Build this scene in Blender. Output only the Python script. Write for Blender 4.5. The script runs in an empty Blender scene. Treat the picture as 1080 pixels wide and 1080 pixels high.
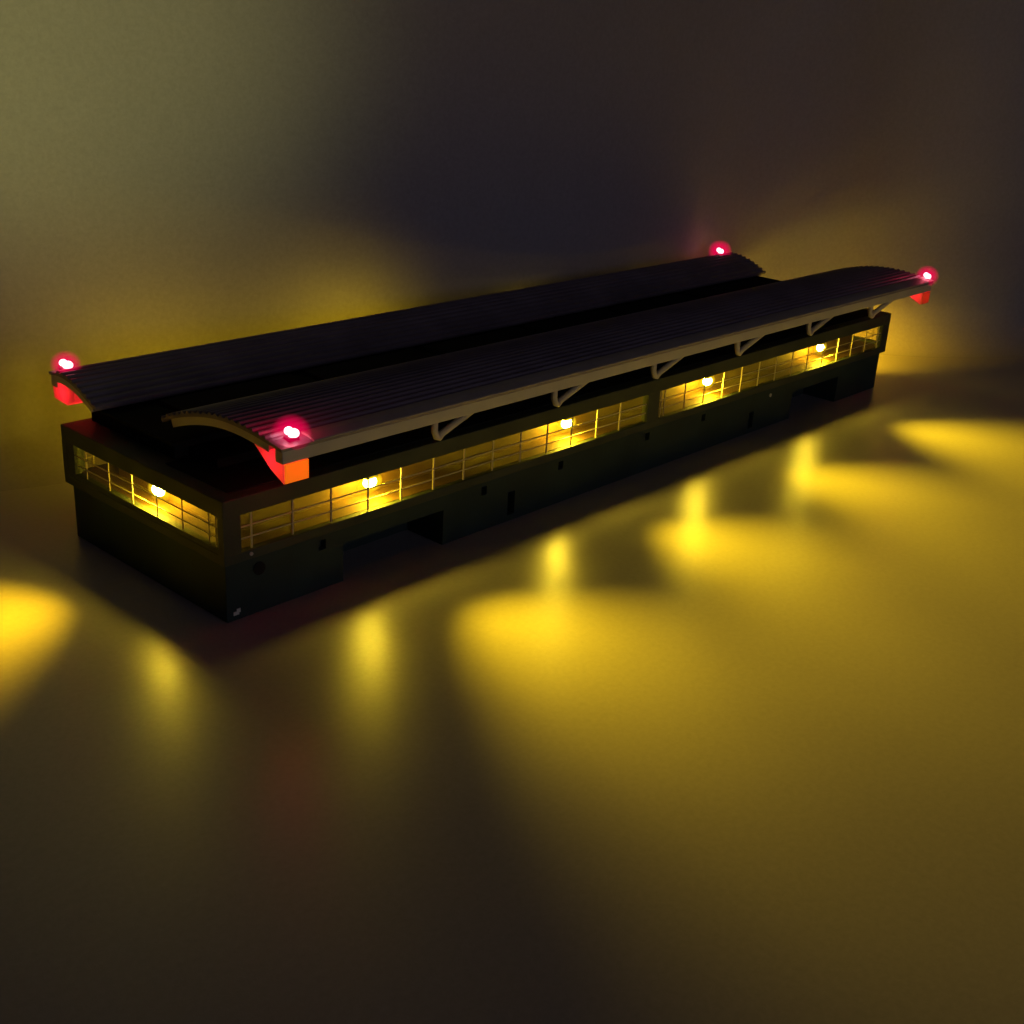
import bpy, bmesh, math, random
from mathutils import Vector, Matrix

S = 0.01                      # everything below is written in centimetres; 1 Blender unit = 1 m
random.seed(4)
scene = bpy.context.scene
COL = scene.collection

# ------------------------------------------------------------------ camera
cam_data = bpy.data.cameras.new('camera')
cam = bpy.data.objects.new('camera', cam_data)
COL.objects.link(cam)
cam_data.sensor_width = 36.0
cam_data.sensor_fit = 'HORIZONTAL'
cam_data.lens = 36.0 * 1305.35 / 1080.0
cam_data.clip_start = 0.01
cam_data.clip_end = 20.0
R = Vector((0.67694772, -0.73408743, 0.05345499))
U = Vector((0.24300428, 0.29146103, 0.92520235))
F = Vector((0.69475946, 0.61332383, -0.37569026))
m = Matrix((R, U, -F)).transposed().to_4x4()
m.translation = Vector((-23.4513, -34.2725, 21.3761)) * S
cam.matrix_world = m
scene.camera = cam

# ------------------------------------------------------------------ world and exposure
w = bpy.data.worlds.new('World')
scene.world = w
w.use_nodes = True
w.node_tree.nodes['Background'].inputs['Color'].default_value = (0.0032, 0.0019, 0.0027, 1)
w.node_tree.nodes['Background'].inputs['Strength'].default_value = 1.0
scene.view_settings.view_transform = 'Standard'
scene.view_settings.look = 'None'
scene.view_settings.exposure = 0.0
scene.view_settings.gamma = 1.0
scene.view_settings.use_curve_mapping = False
scene.cycles.max_bounces = 8
scene.cycles.transparent_max_bounces = 12
scene.cycles.caustics_reflective = False
scene.cycles.caustics_refractive = False
scene.cycles.use_denoising = True
scene.cycles.sample_clamp_indirect = 4.0

YEL = (1.0, 0.66, 0.010)
RED = (1.0, 0.0, 0.055)

def lamp(kind, name, loc, power, color, radius, parent=None, aim=None, size=None, blend=1.0):
    d = bpy.data.lights.new(name, kind)
    d.energy = power
    d.color = color
    d.shadow_soft_size = radius * S
    if kind == 'SPOT':
        d.spot_size = math.radians(size)
        d.spot_blend = blend
    o = bpy.data.objects.new(name, d)
    COL.objects.link(o)
    o.location = Vector(loc) * S
    if aim is not None:
        o.rotation_euler = Vector(aim).to_track_quat('-Z', 'Y').to_euler()
    if parent:
        o.parent = parent
    return o

# two added lamps with no visible source: a soft warm patch on the left of the backdrop, a faint cool wash from behind the camera
lamp('SPOT', 'added_backdrop_spot', (-34, -22, 15), 4.5, (1.0, 0.94, 0.24), 4.0, None, (37.5, 39, 4.6), 27, 1.0)
fill = lamp('AREA', 'added_fill', (0, -140, 30), 0.85, (0.86, 0.80, 1.0), 1.0, None, (0.12, 1, -0.10))
fill.data.shape = 'DISK'; fill.data.size = 0.7

# ------------------------------------------------------------------ materials
def mat(name):
    mt = bpy.data.materials.new(name)
    mt.use_nodes = True
    nt = mt.node_tree
    return mt, nt, nt.nodes['Principled BSDF']

def plastic(name, col, rough=0.6, var=0.25, scale=60.0, bump=0.15, bscale=900.0, spec=0.4):
    mt, nt, b = mat(name)
    tc = nt.nodes.new('ShaderNodeTexCoord')
    n = nt.nodes.new('ShaderNodeTexNoise')
    n.inputs['Scale'].default_value = scale
    n.inputs['Detail'].default_value = 6
    nt.links.new(tc.outputs['Object'], n.inputs['Vector'])
    r = nt.nodes.new('ShaderNodeValToRGB')
    r.color_ramp.elements[0].position = 0.3
    r.color_ramp.elements[1].position = 0.7
    r.color_ramp.elements[0].color = tuple(c * (1 - var) for c in col) + (1,)
    r.color_ramp.elements[1].color = tuple(min(1, c * (1 + var)) for c in col) + (1,)
    nt.links.new(n.outputs['Fac'], r.inputs['Fac'])
    nt.links.new(r.outputs['Color'], b.inputs['Base Color'])
    b.inputs['Roughness'].default_value = rough
    b.inputs['Specular IOR Level'].default_value = spec
    n2 = nt.nodes.new('ShaderNodeTexNoise')
    n2.inputs['Scale'].default_value = bscale
    n2.inputs['Detail'].default_value = 4
    nt.links.new(tc.outputs['Object'], n2.inputs['Vector'])
    bp = nt.nodes.new('ShaderNodeBump')
    bp.inputs['Strength'].default_value = bump
    bp.inputs['Distance'].default_value = 0.0004
    nt.links.new(n2.outputs['Fac'], bp.inputs['Height'])
    nt.links.new(bp.outputs['Normal'], b.inputs['Normal'])
    return mt

def glowing(name, col, strength):
    mt, nt, b = mat(name)
    b.inputs['Base Color'].default_value = (0.8, 0.8, 0.8, 1)
    b.inputs['Emission Color'].default_value = tuple(col) + (1,)
    b.inputs['Emission Strength'].default_value = strength
    return mt

M = {}
M['body'] = plastic('dark green plastic', (0.022, 0.044, 0.042), 0.62, 0.2, 45, 0.25, 1400, 0.35)
M['upper'] = plastic('olive green plastic', (0.050, 0.062, 0.044), 0.6, 0.2, 45, 0.25, 1400, 0.35)
M['core'] = plastic('brown partition card', (0.11, 0.062, 0.020), 0.6, 0.15, 70, 0.2, 800, 0.3)
M['roof'] = plastic('dark violet grey roofing', (0.19, 0.165, 0.215), 0.42, 0.18, 50, 0.15, 1500, 0.5)
M['beam'] = plastic('light grey plastic', (0.50, 0.48, 0.44), 0.5, 0.08, 60, 0.15, 1500, 0.4)
M['trim'] = plastic('mid grey trim', (0.36, 0.33, 0.32), 0.5, 0.1, 60, 0.15, 1500, 0.4)
M['deck'] = plastic('black deck plastic', (0.022, 0.025, 0.020), 0.9, 0.2, 50, 0.15, 1200, 0.03)
M['line'] = plastic('cream railing', (0.55, 0.48, 0.30), 0.45, 0.05, 60, 0.05, 1500, 0.4)
M['wire'] = plastic('bare wire', (0.45, 0.40, 0.25), 0.35, 0.05, 60, 0.05, 1500, 0.6)
M['gloss'] = plastic('black acrylic', (0.030, 0.030, 0.034), 0.6, 0.1, 50, 0.0, 1200, 0.0)
M['hole'] = plastic('black recess', (0.006, 0.006, 0.006), 0.8, 0.1)
M['chip_white'] = plastic('scuffed white mark', (0.7, 0.72, 0.7), 0.6, 0.1)
M['yellow_led'] = glowing('lit yellow lamp', (1.0, 0.72, 0.04), 520.0)
M['dim_led'] = glowing('dimly lit yellow lamp', (1.0, 0.78, 0.14), 12.0)
M['red_led'] = glowing('lit red lamp', (1.0, 0.52, 0.60), 9.0)

# clear acetate panes: reflect a little, pass the rest
mt, nt, b = mat('clear acetate')
nt.nodes.remove(b)
tr = nt.nodes.new('ShaderNodeBsdfTransparent'); tr.inputs['Color'].default_value = (0.96, 0.94, 0.88, 1)
gl = nt.nodes.new('ShaderNodeBsdfGlossy'); gl.inputs['Roughness'].default_value = 0.06
lw = nt.nodes.new('ShaderNodeLayerWeight'); lw.inputs['Blend'].default_value = 0.5
pw = nt.nodes.new('ShaderNodeMath'); pw.operation = 'POWER'; pw.inputs[1].default_value = 4.0
nt.links.new(lw.outputs['Facing'], pw.inputs[0])
fr = nt.nodes.new('ShaderNodeMapRange'); fr.inputs['To Min'].default_value = 0.03; fr.inputs['To Max'].default_value = 0.75
nt.links.new(pw.outputs['Value'], fr.inputs['Value'])
mx = nt.nodes.new('ShaderNodeMixShader')
nt.links.new(fr.outputs['Result'], mx.inputs['Fac'])
nt.links.new(tr.outputs['BSDF'], mx.inputs[1]); nt.links.new(gl.outputs['BSDF'], mx.inputs[2])
nt.links.new(mx.outputs['Shader'], nt.nodes['Material Output'].inputs['Surface'])
M['acetate'] = mt

# glare halos added round red and yellow lamps: glowing balls that fade outwards
def halo_material(name, col, emit):
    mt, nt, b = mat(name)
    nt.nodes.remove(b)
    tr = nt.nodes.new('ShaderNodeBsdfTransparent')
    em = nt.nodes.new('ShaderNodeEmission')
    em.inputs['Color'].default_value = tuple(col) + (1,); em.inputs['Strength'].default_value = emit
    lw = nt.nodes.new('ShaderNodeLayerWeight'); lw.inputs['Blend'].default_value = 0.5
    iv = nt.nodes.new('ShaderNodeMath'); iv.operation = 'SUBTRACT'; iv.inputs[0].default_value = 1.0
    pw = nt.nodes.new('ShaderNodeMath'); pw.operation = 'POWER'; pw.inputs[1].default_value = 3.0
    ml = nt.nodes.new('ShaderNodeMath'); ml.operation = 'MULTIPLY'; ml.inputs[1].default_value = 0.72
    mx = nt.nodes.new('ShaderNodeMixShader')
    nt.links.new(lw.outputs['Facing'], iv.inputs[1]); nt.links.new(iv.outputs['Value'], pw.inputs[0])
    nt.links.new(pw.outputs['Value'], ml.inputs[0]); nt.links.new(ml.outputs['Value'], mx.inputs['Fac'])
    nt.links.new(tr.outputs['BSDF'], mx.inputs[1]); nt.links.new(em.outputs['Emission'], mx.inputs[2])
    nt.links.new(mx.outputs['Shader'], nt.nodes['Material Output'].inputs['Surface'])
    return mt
M['yellow_halo'] = halo_material('added yellow glare halo', (1.0, 0.72, 0.01), 1.6)
M['red_halo'] = halo_material('added red glare halo', (1.0, 0.0, 0.085), 0.9)

# translucent resin of the corner brackets
def resin(name, col, fac):
    mt, nt, b = mat(name)
    b.inputs['Base Color'].default_value = tuple(col) + (1,)
    b.inputs['Roughness'].default_value = 0.5
    t = nt.nodes.new('ShaderNodeBsdfTranslucent'); t.inputs['Color'].default_value = tuple(col) + (1,)
    mx = nt.nodes.new('ShaderNodeMixShader'); mx.inputs['Fac'].default_value = fac
    nt.links.new(b.outputs['BSDF'], mx.inputs[1]); nt.links.new(t.outputs['BSDF'], mx.inputs[2])
    nt.links.new(mx.outputs['Shader'], nt.nodes['Material Output'].inputs['Surface'])
    return mt
M['resin'] = resin('translucent resin', (0.85, 0.62, 0.55), 0.6)
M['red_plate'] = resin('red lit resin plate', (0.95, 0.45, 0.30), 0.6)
M['amber'] = resin('glowing amber resin plate', (0.95, 0.62, 0.20), 0.6)
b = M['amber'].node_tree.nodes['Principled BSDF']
b.inputs['Emission Color'].default_value = (0.78, 0.21, 0.003, 1); b.inputs['Emission Strength'].default_value = 1.0  # plate glows by itself, standing in for orange light on its face

# satin paper sheet
def paper(name, col, rough, spec):
    mt, nt, b = mat(name)
    tc = nt.nodes.new('ShaderNodeTexCoord')
    n = nt.nodes.new('ShaderNodeTexNoise'); n.inputs['Scale'].default_value = 7; n.inputs['Detail'].default_value = 8
    nt.links.new(tc.outputs['Object'], n.inputs['Vector'])
    r = nt.nodes.new('ShaderNodeValToRGB')
    r.color_ramp.elements[0].position = 0.3; r.color_ramp.elements[1].position = 0.7
    r.color_ramp.elements[0].color = tuple(c * 0.93 for c in col) + (1,)
    r.color_ramp.elements[1].color = tuple(c * 1.05 for c in col) + (1,)
    nt.links.new(n.outputs['Fac'], r.inputs['Fac'])
    nf = nt.nodes.new('ShaderNodeTexNoise'); nf.inputs['Scale'].default_value = 420; nf.inputs['Detail'].default_value = 6; nf.inputs['Roughness'].default_value = 0.75
    nt.links.new(tc.outputs['Object'], nf.inputs['Vector'])
    rf = nt.nodes.new('ShaderNodeMapRange'); rf.inputs['From Min'].default_value = 0.3; rf.inputs['From Max'].default_value = 0.7
    rf.inputs['To Min'].default_value = 0.90; rf.inputs['To Max'].default_value = 1.10
    nt.links.new(nf.outputs['Fac'], rf.inputs['Value'])
    ml = nt.nodes.new('ShaderNodeVectorMath'); ml.operation = 'SCALE'
    nt.links.new(r.outputs['Color'], ml.inputs[0]); nt.links.new(rf.outputs['Result'], ml.inputs['Scale'])
    nt.links.new(ml.outputs['Vector'], b.inputs['Base Color'])
    b.inputs['Specular IOR Level'].default_value = spec
    n3 = nt.nodes.new('ShaderNodeTexNoise'); n3.inputs['Scale'].default_value = 16; n3.inputs['Detail'].default_value = 5
    nt.links.new(tc.outputs['Object'], n3.inputs['Vector'])
    mr = nt.nodes.new('ShaderNodeMapRange')
    mr.inputs['To Min'].default_value = rough - 0.06; mr.inputs['To Max'].default_value = rough + 0.06
    nt.links.new(n3.outputs['Fac'], mr.inputs['Value'])
    nt.links.new(mr.outputs['Result'], b.inputs['Roughness'])
    n2 = nt.nodes.new('ShaderNodeTexNoise'); n2.inputs['Scale'].default_value = 2600; n2.inputs['Detail'].default_value = 2
    nt.links.new(tc.outputs['Object'], n2.inputs['Vector'])
    bp = nt.nodes.new('ShaderNodeBump'); bp.inputs['Strength'].default_value = 0.35; bp.inputs['Distance'].default_value = 0.0001
    nt.links.new(n2.outputs['Fac'], bp.inputs['Height'])
    nt.links.new(bp.outputs['Normal'], b.inputs['Normal'])
    return mt
M['paper'] = paper('satin paper', (0.42, 0.40, 0.41), 0.33, 1.0)
M['wall'] = paper('matt backdrop paper', (0.39, 0.375, 0.42), 0.6, 0.4)

# ------------------------------------------------------------------ mesh helpers (cm)
class MB:
    def __init__(self):
        self.bm = bmesh.new()
    def box(self, x0, x1, y0, y1, z0, z1, bevel=0.0):
        r = bmesh.ops.create_cube(self.bm, size=1.0)
        for v in r['verts']:
            v.co = Vector((x0 + (v.co.x + .5) * (x1 - x0), y0 + (v.co.y + .5) * (y1 - y0), z0 + (v.co.z + .5) * (z1 - z0)))
        if bevel:
            es = list({e for v in r['verts'] for e in v.link_edges})
            bmesh.ops.bevel(self.bm, geom=es, offset=bevel, segments=2, affect='EDGES', profile=0.5)
        return self
    def prism(self, prof, x0, x1, bevel=0.0):
        """closed (y, z) outline swept along x"""
        a = [self.bm.verts.new((x0, y, z)) for y, z in prof]
        c = [self.bm.verts.new((x1, y, z)) for y, z in prof]
        fs = [self.bm.faces.new(a), self.bm.faces.new(list(reversed(c)))]
        n = len(prof)
        for i in range(n):
            j = (i + 1) % n
            fs.append(self.bm.faces.new((a[j], a[i], c[i], c[j])))
        bmesh.ops.recalc_face_normals(self.bm, faces=fs)
        if bevel:
            es = list({e for f in fs for e in f.edges})
            bmesh.ops.bevel(self.bm, geom=es, offset=bevel, segments=2, affect='EDGES', profile=0.5)
        return self
    def tube(self, pts, r, seg=12):
        pts = [Vector(p) for p in pts]
        rings = []
        for i, p in enumerate(pts):
            if i == 0: t = pts[1] - pts[0]
            elif i == len(pts) - 1: t = pts[-1] - pts[-2]
            else: t = (pts[i] - pts[i - 1]).normalized() + (pts[i + 1] - pts[i]).normalized()
            t.normalize()
            a = Vector((0, 1, 0)) if abs(t.y) < 0.9 else Vector((1, 0, 0))
            u = t.cross(a).normalized(); v = t.cross(u)
            rings.append([self.bm.verts.new(p + (u * math.cos(k * 2 * math.pi / seg) + v * math.sin(k * 2 * math.pi / seg)) * r) for k in range(seg)])
        for q in range(len(rings) - 1):
            for k in range(seg):
                f = self.bm.faces.new((rings[q][k], rings[q][(k + 1) % seg], rings[q + 1][(k + 1) % seg], rings[q + 1][k]))
                f.smooth = True
        self.bm.faces.new(list(reversed(rings[0]))); self.bm.faces.new(rings[-1])
        return self
    def ball(self, c, rx, ry, rz, seg=20, half=False):
        r = bmesh.ops.create_uvsphere(self.bm, u_segments=seg, v_segments=seg // 2, radius=1.0)
        for v in r['verts']:
            z = v.co.z
            if half and z < 0: z = 0
            v.co = Vector((c[0] + v.co.x * rx, c[1] + v.co.y * ry, c[2] + z * rz))
        for f in {f for v in r['verts'] for f in v.link_faces}: f.smooth = True
        return self
    def build(self, name, material, parent=None):
        me = bpy.data.meshes.new(name)
        for v in self.bm.verts: v.co *= S
        self.bm.normal_update()
        self.bm.to_mesh(me); self.bm.free()
        me.materials.append(material)
        o = bpy.data.objects.new(name, me)
        COL.objects.link(o)
        if parent: o.parent = parent
        return o

def cut(obj, cutter_bm):
    """carve real recesses into a part, then drop the cutter"""
    c = cutter_bm.build('cutter', M['hole'])
    md = obj.modifiers.new('cut', 'BOOLEAN'); md.operation = 'DIFFERENCE'; md.object = c; md.solver = 'EXACT'
    bpy.context.view_layer.update()
    dg = bpy.context.evaluated_depsgraph_get()
    me = bpy.data.meshes.new_from_object(obj.evaluated_get(dg))
    obj.modifiers.clear()
    obj.data = me
    bpy.data.objects.remove(c, do_unlink=True)

def chaikin(p, n=2):
    for _ in range(n):
        q = [p[0]]
        for a, c in zip(p[:-1], p[1:]):
            q += [(a[0] * .75 + c[0] * .25, a[1] * .75 + c[1] * .25), (a[0] * .25 + c[0] * .75, a[1] * .25 + c[1] * .75)]
        p = q + [p[-1]]
    return p

# ------------------------------------------------------------------ setting
bm = bmesh.new()
n = 60
x0, x1, y0, y1 = -150, 170, -110, 140
vs = [[bm.verts.new(((x0 + (x1 - x0) * i / n) * S, (y0 + (y1 - y0) * j / n) * S, 0)) for j in range(n + 1)] for i in range(n + 1)]
for i in range(n):
    for j in range(n):
        bm.faces.new((vs[i][j], vs[i + 1][j], vs[i + 1][j + 1], vs[i][j + 1]))
me = bpy.data.meshes.new('table_surface'); bm.to_mesh(me); bm.free(); me.materials.append(M['paper'])
ground = bpy.data.objects.new('table_surface', me); COL.objects.link(ground)
ground['kind'] = 'structure'

# backdrop: a tall sheet of paper standing behind the model and curling forward past its right end
base = [(-120, 66), (-60, 48), (-25, 34), (-8, 24), (2, 19.4), (12, 17.6), (22, 15.4), (32, 13.9), (45, 13.9), (53, 14.0), (58, 10.5), (61, 5), (65.5, 0.8), (74, -3.2), (95, -9), (140, -22)]
base = chaikin(base, 3)
bm = bmesh.new()
prof = []
for k in range(13):
    a = math.radians(90 * k / 12)
    prof.append((3.2 * (1 - math.sin(a)), 3.2 * (1 - math.cos(a)) - 0.012))     # forward reach, height
prof += [(0, 4 + 4 * k) for k in range(18)]
rows = []
for i, p in enumerate(base):
    a = base[max(0, i - 1)]; c = base[min(len(base) - 1, i + 1)]
    t = Vector((c[0] - a[0], c[1] - a[1], 0)).normalized()
    nrm = Vector((t.y, -t.x, 0))
    rows.append([bm.verts.new((Vector((p[0], p[1], 0)) + nrm * f_ + Vector((0, 0, z_))) * S) for f_, z_ in prof])
for i in range(len(rows) - 1):
    for k in range(len(prof) - 1):
        f = bm.faces.new((rows[i][k], rows[i + 1][k], rows[i + 1][k + 1], rows[i][k + 1])); f.smooth = True
me = bpy.data.meshes.new('backdrop'); bm.to_mesh(me); bm.free(); me.materials.append(M['wall'])
bd = bpy.data.objects.new('backdrop', me); COL.objects.link(bd)
bd['kind'] = 'structure'

# ------------------------------------------------------------------ the model building
bld = bpy.data.objects.new('model_building', None); COL.objects.link(bld)
bld['label'] = 'dark green scale model terminal with lit window bands and two curved ribbed roof wings'
bld['category'] = 'model building'

LX, WY = 50.0, 10.6
# lower storey
base_o = MB().box(0, LX, 0, WY, 0, 2.40, 0.04).build('lower_storey', M['body'], bld)
c = MB()
c.box(5.5, 11.0, -1, 2.2, -1, 1.62).box(39.4, 44.8, -1, 2.2, -1, 1.62)
c.box(15.05, 15.5, -1, 0.5, 0.3, 1.4).box(34.9, 35.35, -1, 0.5, 0.3, 1.25)
c.box(5.5, 11.0, WY - 2.2, WY + 1, -1, 1.62).box(39.4, 44.8, WY - 2.2, WY + 1, -1, 1.62)
for hx in (4.45, 13.45, 18.6, 25.3, 30.25):
    c.box(hx - .17, hx + .17, -1, 0.3, 1.68, 2.08)
cut(base_o, c)
def stud(x, z, r, material, name, dy=0.05):
    b_ = MB()
    b_.tube([(x, 0.02, z), (x, -dy, z)], r, 20)
    return b_.build(name, material, bld)
stud(1.46, 1.80, 0.26, M['hole'], 'hole_disc')  # black disc stands in for the dark inside a round hole
stud(36.9, 1.9, 0.10, M['beam'], 'pin')
sc_ = MB().box(0.28, 0.52, -0.02, 0.03, 0.22, 0.36).box(0.42, 0.58, -0.025, 0.03, 0.30, 0.46)
sc_.build('scuff', M['chip_white'], bld)
MB().tube([(0.95, -0.2, 2.62), (0.95, -0.30, 2.62)], 0.07, 12).build('pin', M['beam'], bld)

# upper storey: slabs, corner posts, piers and sills
u = MB()
u.box(-.2, 50.2, -.25, 10.85, 2.40, 2.78, 0.03)               # floor slab
u.box(-.2, 50.2, -.25, 10.85, 4.22, 4.90, 0.04)               # roof slab
for xa, xb in ((-.2, .55), (24.76, 25.72), (49.35, 50.2)):
    u.box(xa, xb, -.235, .10, 2.76, 4.24)
    u.box(xa, xb, 10.5, 10.835, 2.76, 4.24)
for xa, xb in ((-.185, .10), (49.9, 50.185)):
    u.box(xa, xb, .10, .12, 2.76, 4.24)
    u.box(xa, xb, 9.95, 10.5, 2.76, 4.24)
    u.box(xa, xb, .12, 9.95, 2.76, 2.98)                      # higher sill of the end windows
u.build('upper_storey', M['upper'], bld)
MB().box(.0, 50.0, 0.0, 10.6, 2.775, 2.80).build('floor_card', M['core'], bld)
core = MB().box(1.35, 48.65, 1.35, 9.25, 2.795, 4.225).build('partition', M['core'], bld)

# windows: panes, railings
def window_x(xa, xb, y, posts, out, t=.034):
    g = MB().box(xa - .05, xb + .05, y - .02, y + .02, 2.77, 4.23).build('window', M['acetate'], bld)
    r = MB()
    yy = y + out * 0.05
    for px in posts:
        r.box(px - t, px + t, yy - .025, yy + .025, 2.80, 4.20)
    for z in (3.26, 3.72):
        r.box(xa + .02, xb - .02, yy - .020 + out * .01, yy + .020 + out * .01, z - t * .7, z + t * .7)
    r.build('railing', M['line'], g)
    return g
p1 = [1.06, 2.92, 4.76, 6.62, 8.38, 10.18, 11.95, 13.73, 15.51, 17.3, 19.03, 20.87, 22.64]
p2 = [25.95, 26.25] + [28.02 + 1.76 * k for k in range(12)] + [49.0]
window_x(.55, 24.76, -.10, p1, -1)
window_x(25.72, 49.35, -.10, p2, -1, .022)
window_x(.55, 24.76, 10.70, p1, 1)
window_x(25.72, 49.35, 10.70, p2, 1)
def window_y(ya, yb, x, posts, out):
    g = MB().box(x - .02, x + .02, ya - .01, yb + .01, 2.97, 4.23).build('window', M['acetate'], bld)
    r = MB()
    xx = x + out * 0.05
    for py in posts:
        r.box(xx - .015, xx + .015, py - .022, py + .022, 2.99, 4.20)
    for z in (3.38, 3.78):
        r.box(xx - .02 + out * .01, xx + .02 + out * .01, ya + .02, yb - .02, z - .018, z + .018)
    r.build('railing', M['line'], g)
    return g
p3 = [.32] + [.75 + 1.68 * k for k in range(6)]
window_y(.12, 9.95, -.06, p3, -1)
window_y(.12, 9.95, 50.06, p3, 1)

# yellow lamps inside the windows
def yellow_lamp(x, y, nrm, side, power=1.0, tilt=0.04, cone=82, r=.34, tint=YEL):
    """nrm: outward direction, side: the way the lamp leans"""
    n_ = Vector(nrm); s_ = Vector(side)
    z = 3.64
    rx, ry = (.33, .20) if abs(n_.y) > .5 else (.20, .33)
    o = MB().ball((x, y, z), rx, ry, .24, 16).build('lamp', M['yellow_led'] if power > .35 else M['dim_led'], bld)
    b_ = MB()
    b_.box(x - rx * .9, x + rx * .9, y - ry * .9, y + ry * .9, z + .21, z + .34)
    b_.box(x - .04, x + .04, y - .04, y + .04, z + .33, 4.23)
    b_.build('lamp_holder', M['line'], o)
    if power > .35:
        MB().ball((x, y, z - .03), .28 if abs(n_.x) > .5 else .66, .28 if abs(n_.y) > .5 else .66, .46, 28).build('lamp_halo', M['yellow_halo'], o)  # added glare ball around the bulb
    aim = n_ + s_ * 0.13 + Vector((0, 0, tilt))
    p = Vector((x, y, z)) + n_ * 0.33 + Vector((0, 0, -.10))
    lamp('SPOT', 'lamp_beam', p, 4.5 * power, tint, r, o, aim, cone, 1.0)
    lamp('POINT', 'lamp_glow', Vector((x, y, z - .55)) + n_ * 0.1 + s_.normalized() * 0.30, 0.022 * power ** 0.4, YEL, 0.12, o)
    return o
for x in (7.28, 19.42, 31.0, 42.95):
    yellow_lamp(x, .50, (0, -1, 0), (1, 0, 0))
for x, yy, pw_, r_, cn, sd in ((7.5, 9.75, .045, 1.1, 150, 1.0), (19.0, 10.1, .036, 1.2, 150, 1.2), (30.9, 10.1, .005, .9, 90, 0.0), (42.5, 9.9, .003, .6, 90, 0.0)):
    yellow_lamp(x, yy, (0, 1, 0), (-sd, 0, 0), pw_, 0.0, cn, r_)
yellow_lamp(.50, 4.95, (-1, 0, 0), (0, 1, 0), .72, -0.06, 90, .34, (1.0, 0.60, 0.008))
yellow_lamp(49.10, 5.0, (1, 0, 0), (0, 1, 0), .52, -0.90, 96, .4, (1.0, 0.56, 0.008))

# roof level: plinth, clerestory, deck and skylights between the wings
MB().box(.45, 49.5, .30, 4.30, 4.88, 4.94, 0.02).build('terrace_shade_slab', M['deck'], bld)  # raised black slab stands in for the shade of a recessed terrace
MB().box(1.6, 48.4, 2.6, 8.9, 4.93, 5.30, 0.03).build('roof_plinth', M['deck'], bld)
MB().box(1.0, 49.0, 4.5, 9.6, 4.885, 5.50, 0.03).box(1.0, 49.0, 9.603, 10.5, 4.885, 5.82, 0.03).build('clerestory', M['deck'], bld)
MB().box(0.8, 49.6, 4.3, 9.59, 5.505, 5.64, 0.03).build('roof_deck', M['deck'], bld)
sk = None
xs = 3.0
k = 0
while xs < 47:
    MB().box(xs, xs + 6.6, 5.6, 8.6, 5.635, 5.86, 0.03).build('skylight', M['gloss'], bld)
    xs += 7.4

# roof wings -------------------------------------------------------------
def wing(top, lip, x0, x1, thick, pitch=0.36, rib=0.11):
    """top: (y, z) curve from the inner to the outer edge; ribs run along x; lip = smooth strip at the outer edge"""
    curve = chaikin(top, 3)
    # arc length
    d = [0.0]
    for a, c in zip(curve[:-1], curve[1:]):
        d.append(d[-1] + math.hypot(c[0] - a[0], c[1] - a[1]))
    tot = d[-1]
    def at(s):
        s = max(0, min(tot, s))
        for i in range(len(d) - 1):
            if s <= d[i + 1] + 1e-9:
                t = (s - d[i]) / max(1e-9, d[i + 1] - d[i])
                p = (curve[i][0] + (curve[i + 1][0] - curve[i][0]) * t, curve[i][1] + (curve[i + 1][1] - curve[i][1]) * t)
                tx, tz = curve[i + 1][0] - curve[i][0], curve[i + 1][1] - curve[i][1]
                l = math.hypot(tx, tz)
                nx, nz = -tz / l, tx / l
                if nz < 0: nx, nz = -nx, -nz
                return p, (nx, nz)
    outer, inner = [], []
    nst = int(tot / 0.045)
    for i in range(nst + 1):
        s = tot * i / nst
        p, nn = at(s)
        h = 0.0
        if s < tot - lip:
            ph = (s % pitch) / pitch
            if ph < 0.55: h = rib * math.sin(math.pi * ph / 0.55) ** 0.6
        outer.append((p[0] + nn[0] * h, p[1] + nn[1] * h))
        inner.append((p[0] - nn[0] * 0.12, p[1] - nn[1] * 0.12))
    sheet_o = MB().prism(outer + inner[::-1], x0, x1).build('roof_wing', M['roof'], bld)
    # curved end ribs under the sheet, drawn in a little from its ends
    a = [at(tot * i / 40) for i in range(3, 37)]
    up = [(p[0] - nn[0] * .118, p[1] - nn[1] * .118) for p, nn in a]
    dn = [(p[0] - nn[0] * thick, p[1] - nn[1] * thick) for p, nn in a]
    for xa in (x0 + .06, x1 - .41):
        MB().prism(up + dn[::-1], xa, xa + .35).build('end_rib', M['beam'], sheet_o)
    # long underside
    up2 = [(p[0] - nn[0] * .122, p[1] - nn[1] * .122) for p, nn in a]
    dn2 = [(p[0] - nn[0] * .26, p[1] - nn[1] * .26) for p, nn in a]
    MB().prism(up2 + dn2[::-1], x0 + .415, x1 - .415).build('soffit', M['deck'], sheet_o)
    return sheet_o

front = wing([(5.45, 6.24), (4.65, 6.60), (3.55, 6.95), (2.45, 7.20), (1.45, 7.32), (.43, 7.32), (-.55, 7.24), (-1.2, 7.16), (-1.95, 7.04)], .72, 1.1, 51.7, .44)
rear = wing([(8.98, 5.86), (9.1, 5.95), (9.7, 6.25), (10.2, 6.46), (10.9, 6.66), (11.7, 6.74), (12.5, 6.62)], .6, .35, 49.9, .42)
MB().box(1.16, 51.6, -1.93, -1.50, 6.47, 6.93, 0.03).build('edge_beam', M['beam'], front)
MB().prism([(-1.22, 7.15), (-1.60, 7.12), (-1.97, 7.03), (-1.99, 7.06), (-1.97, 7.10), (-1.60, 7.20), (-1.25, 7.235)], 2.5, 51.68).build('edge_trim', M['trim'], front)
MB().box(.42, 49.8, 12.05, 12.48, 6.02, 6.50, 0.03).build('edge_beam', M['beam'], rear)

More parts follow.
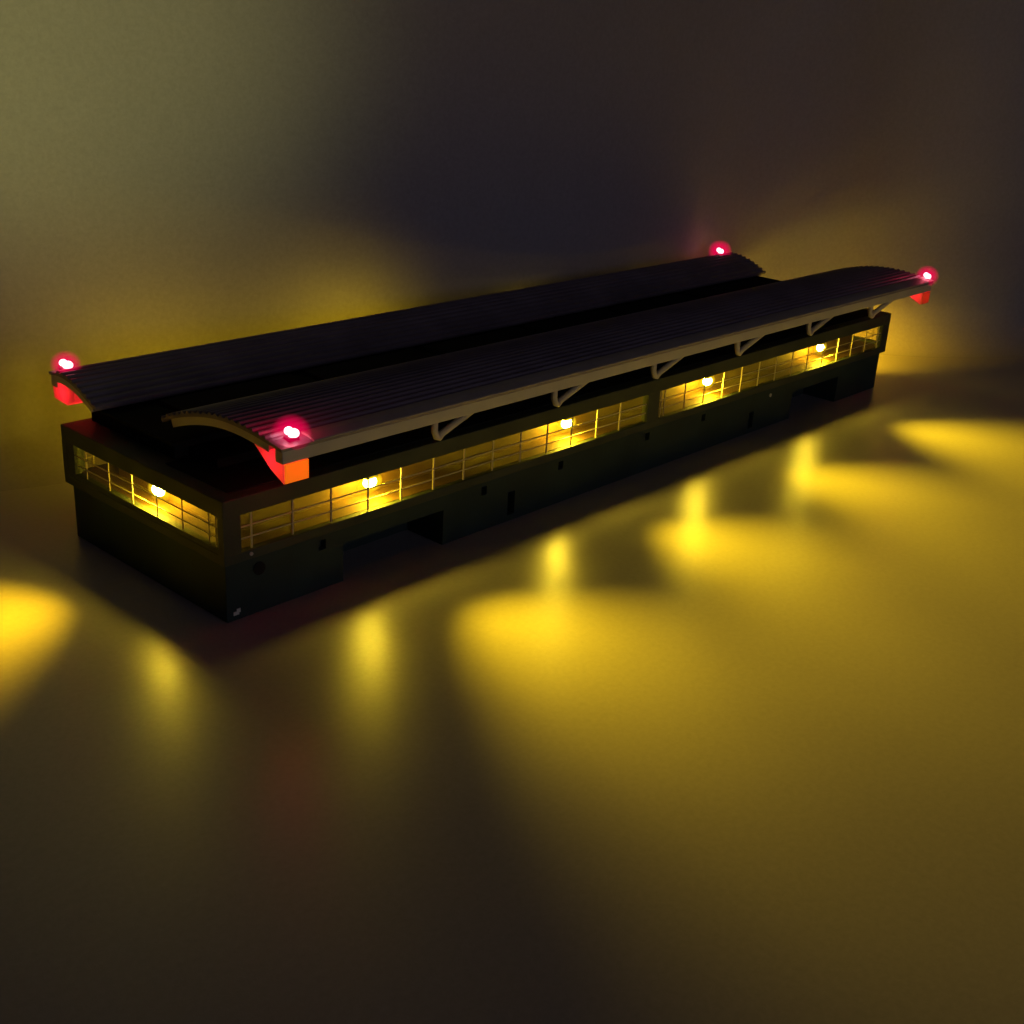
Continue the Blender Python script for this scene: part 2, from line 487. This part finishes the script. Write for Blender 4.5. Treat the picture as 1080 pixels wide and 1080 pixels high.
def struts(xs, ys, L, Oy, Oz, top, parent):
    for x in xs:
        b_ = MB()
        b_.tube([(x + 1.75, Oy, Oz), (x + .22, L[0], L[1] + .14), (x + .08, L[0], L[1]), (x - .06, L[0] + ys * .02, L[1] + .05), (x - .14, L[0] + ys * .06, L[1] + .3), (x - .12, L[0] + ys * .1, top)], .15, 12)
        b_.build('strut', M['beam'], parent)
struts([9.8 + 7.33 * k for k in range(6)], 1, (-.72, 5.3), -1.35, 6.55, 6.95, front)
struts([9.4 + 7.33 * k for k in range(6)], -1, (11.3, 4.95), 11.9, 6.1, 6.35, rear)

# corner brackets of translucent resin with red lamps
def bracket(poly, plate, x0, x1, led, parent, amber, glow=1.0, halo=1.0):
    b_ = MB().prism(poly, x0, x1, 0.03)
    o = b_.build('corner_bracket', M['resin'], parent)
    y0_, y1_, z0_, z1_ = plate
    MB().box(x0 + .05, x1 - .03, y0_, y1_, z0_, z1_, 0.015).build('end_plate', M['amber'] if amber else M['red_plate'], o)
    cx_ = (x0 + x1) / 2
    ys = [p[0] for p in poly]; zs = [p[1] for p in poly]
    lamp('POINT', 'bracket_glow', (cx_, sum(ys) / len(ys), sum(zs) / len(zs)), 0.003, (1.0, 0.015, 0.04), .12, o)
    lx, ly, lz = led
    h_ = MB().box(lx - .22, lx + .22, ly - .18, ly + .18, lz - .14, lz + .02, .02).build('red_lamp', M['hole'], parent)
    MB().ball((lx, ly, lz + .16), .66 * halo, .66 * halo, .60 * halo, 32).build('lens', M['red_halo'], h_)  # added glare ball around the red chip
    MB().ball((lx - .09, ly + .04, lz + .23), .17, .15, .15, 16).ball((lx + .06, ly - .04, lz + .12), .22, .18, .18, 16).build('chip', M['red_led'], h_)
    lamp('POINT', 'red_glow', (lx, ly, lz + .48), 0.0052 * glow, RED, .08, h_)

fp = [(-.22, 6.80), (-.63, 6.5), (-1.16, 6.09), (-1.9, 5.72), (-1.9, 6.46), (-1.48, 6.46), (-1.48, 6.80)]
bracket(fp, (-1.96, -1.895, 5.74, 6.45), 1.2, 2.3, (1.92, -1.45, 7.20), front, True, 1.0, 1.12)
bracket(fp, (-1.96, -1.895, 5.74, 6.45), 50.4, 51.5, (51.5, -1.55, 7.18), front, False, .45, 1.15)
rp = [(10.7, 6.20), (10.75, 5.75), (11.35, 5.42), (12.40, 5.50), (12.45, 6.01), (12.03, 6.01), (12.03, 6.3)]
bracket(rp, (12.44, 12.50, 5.52, 6.0), .45, 1.5, (.92, 12.1, 6.76), rear, False, .6)
bracket(rp, (12.44, 12.50, 5.52, 6.0), 48.8, 49.8, (49.0, 12.2, 6.76), rear, False, .06, 1.3)
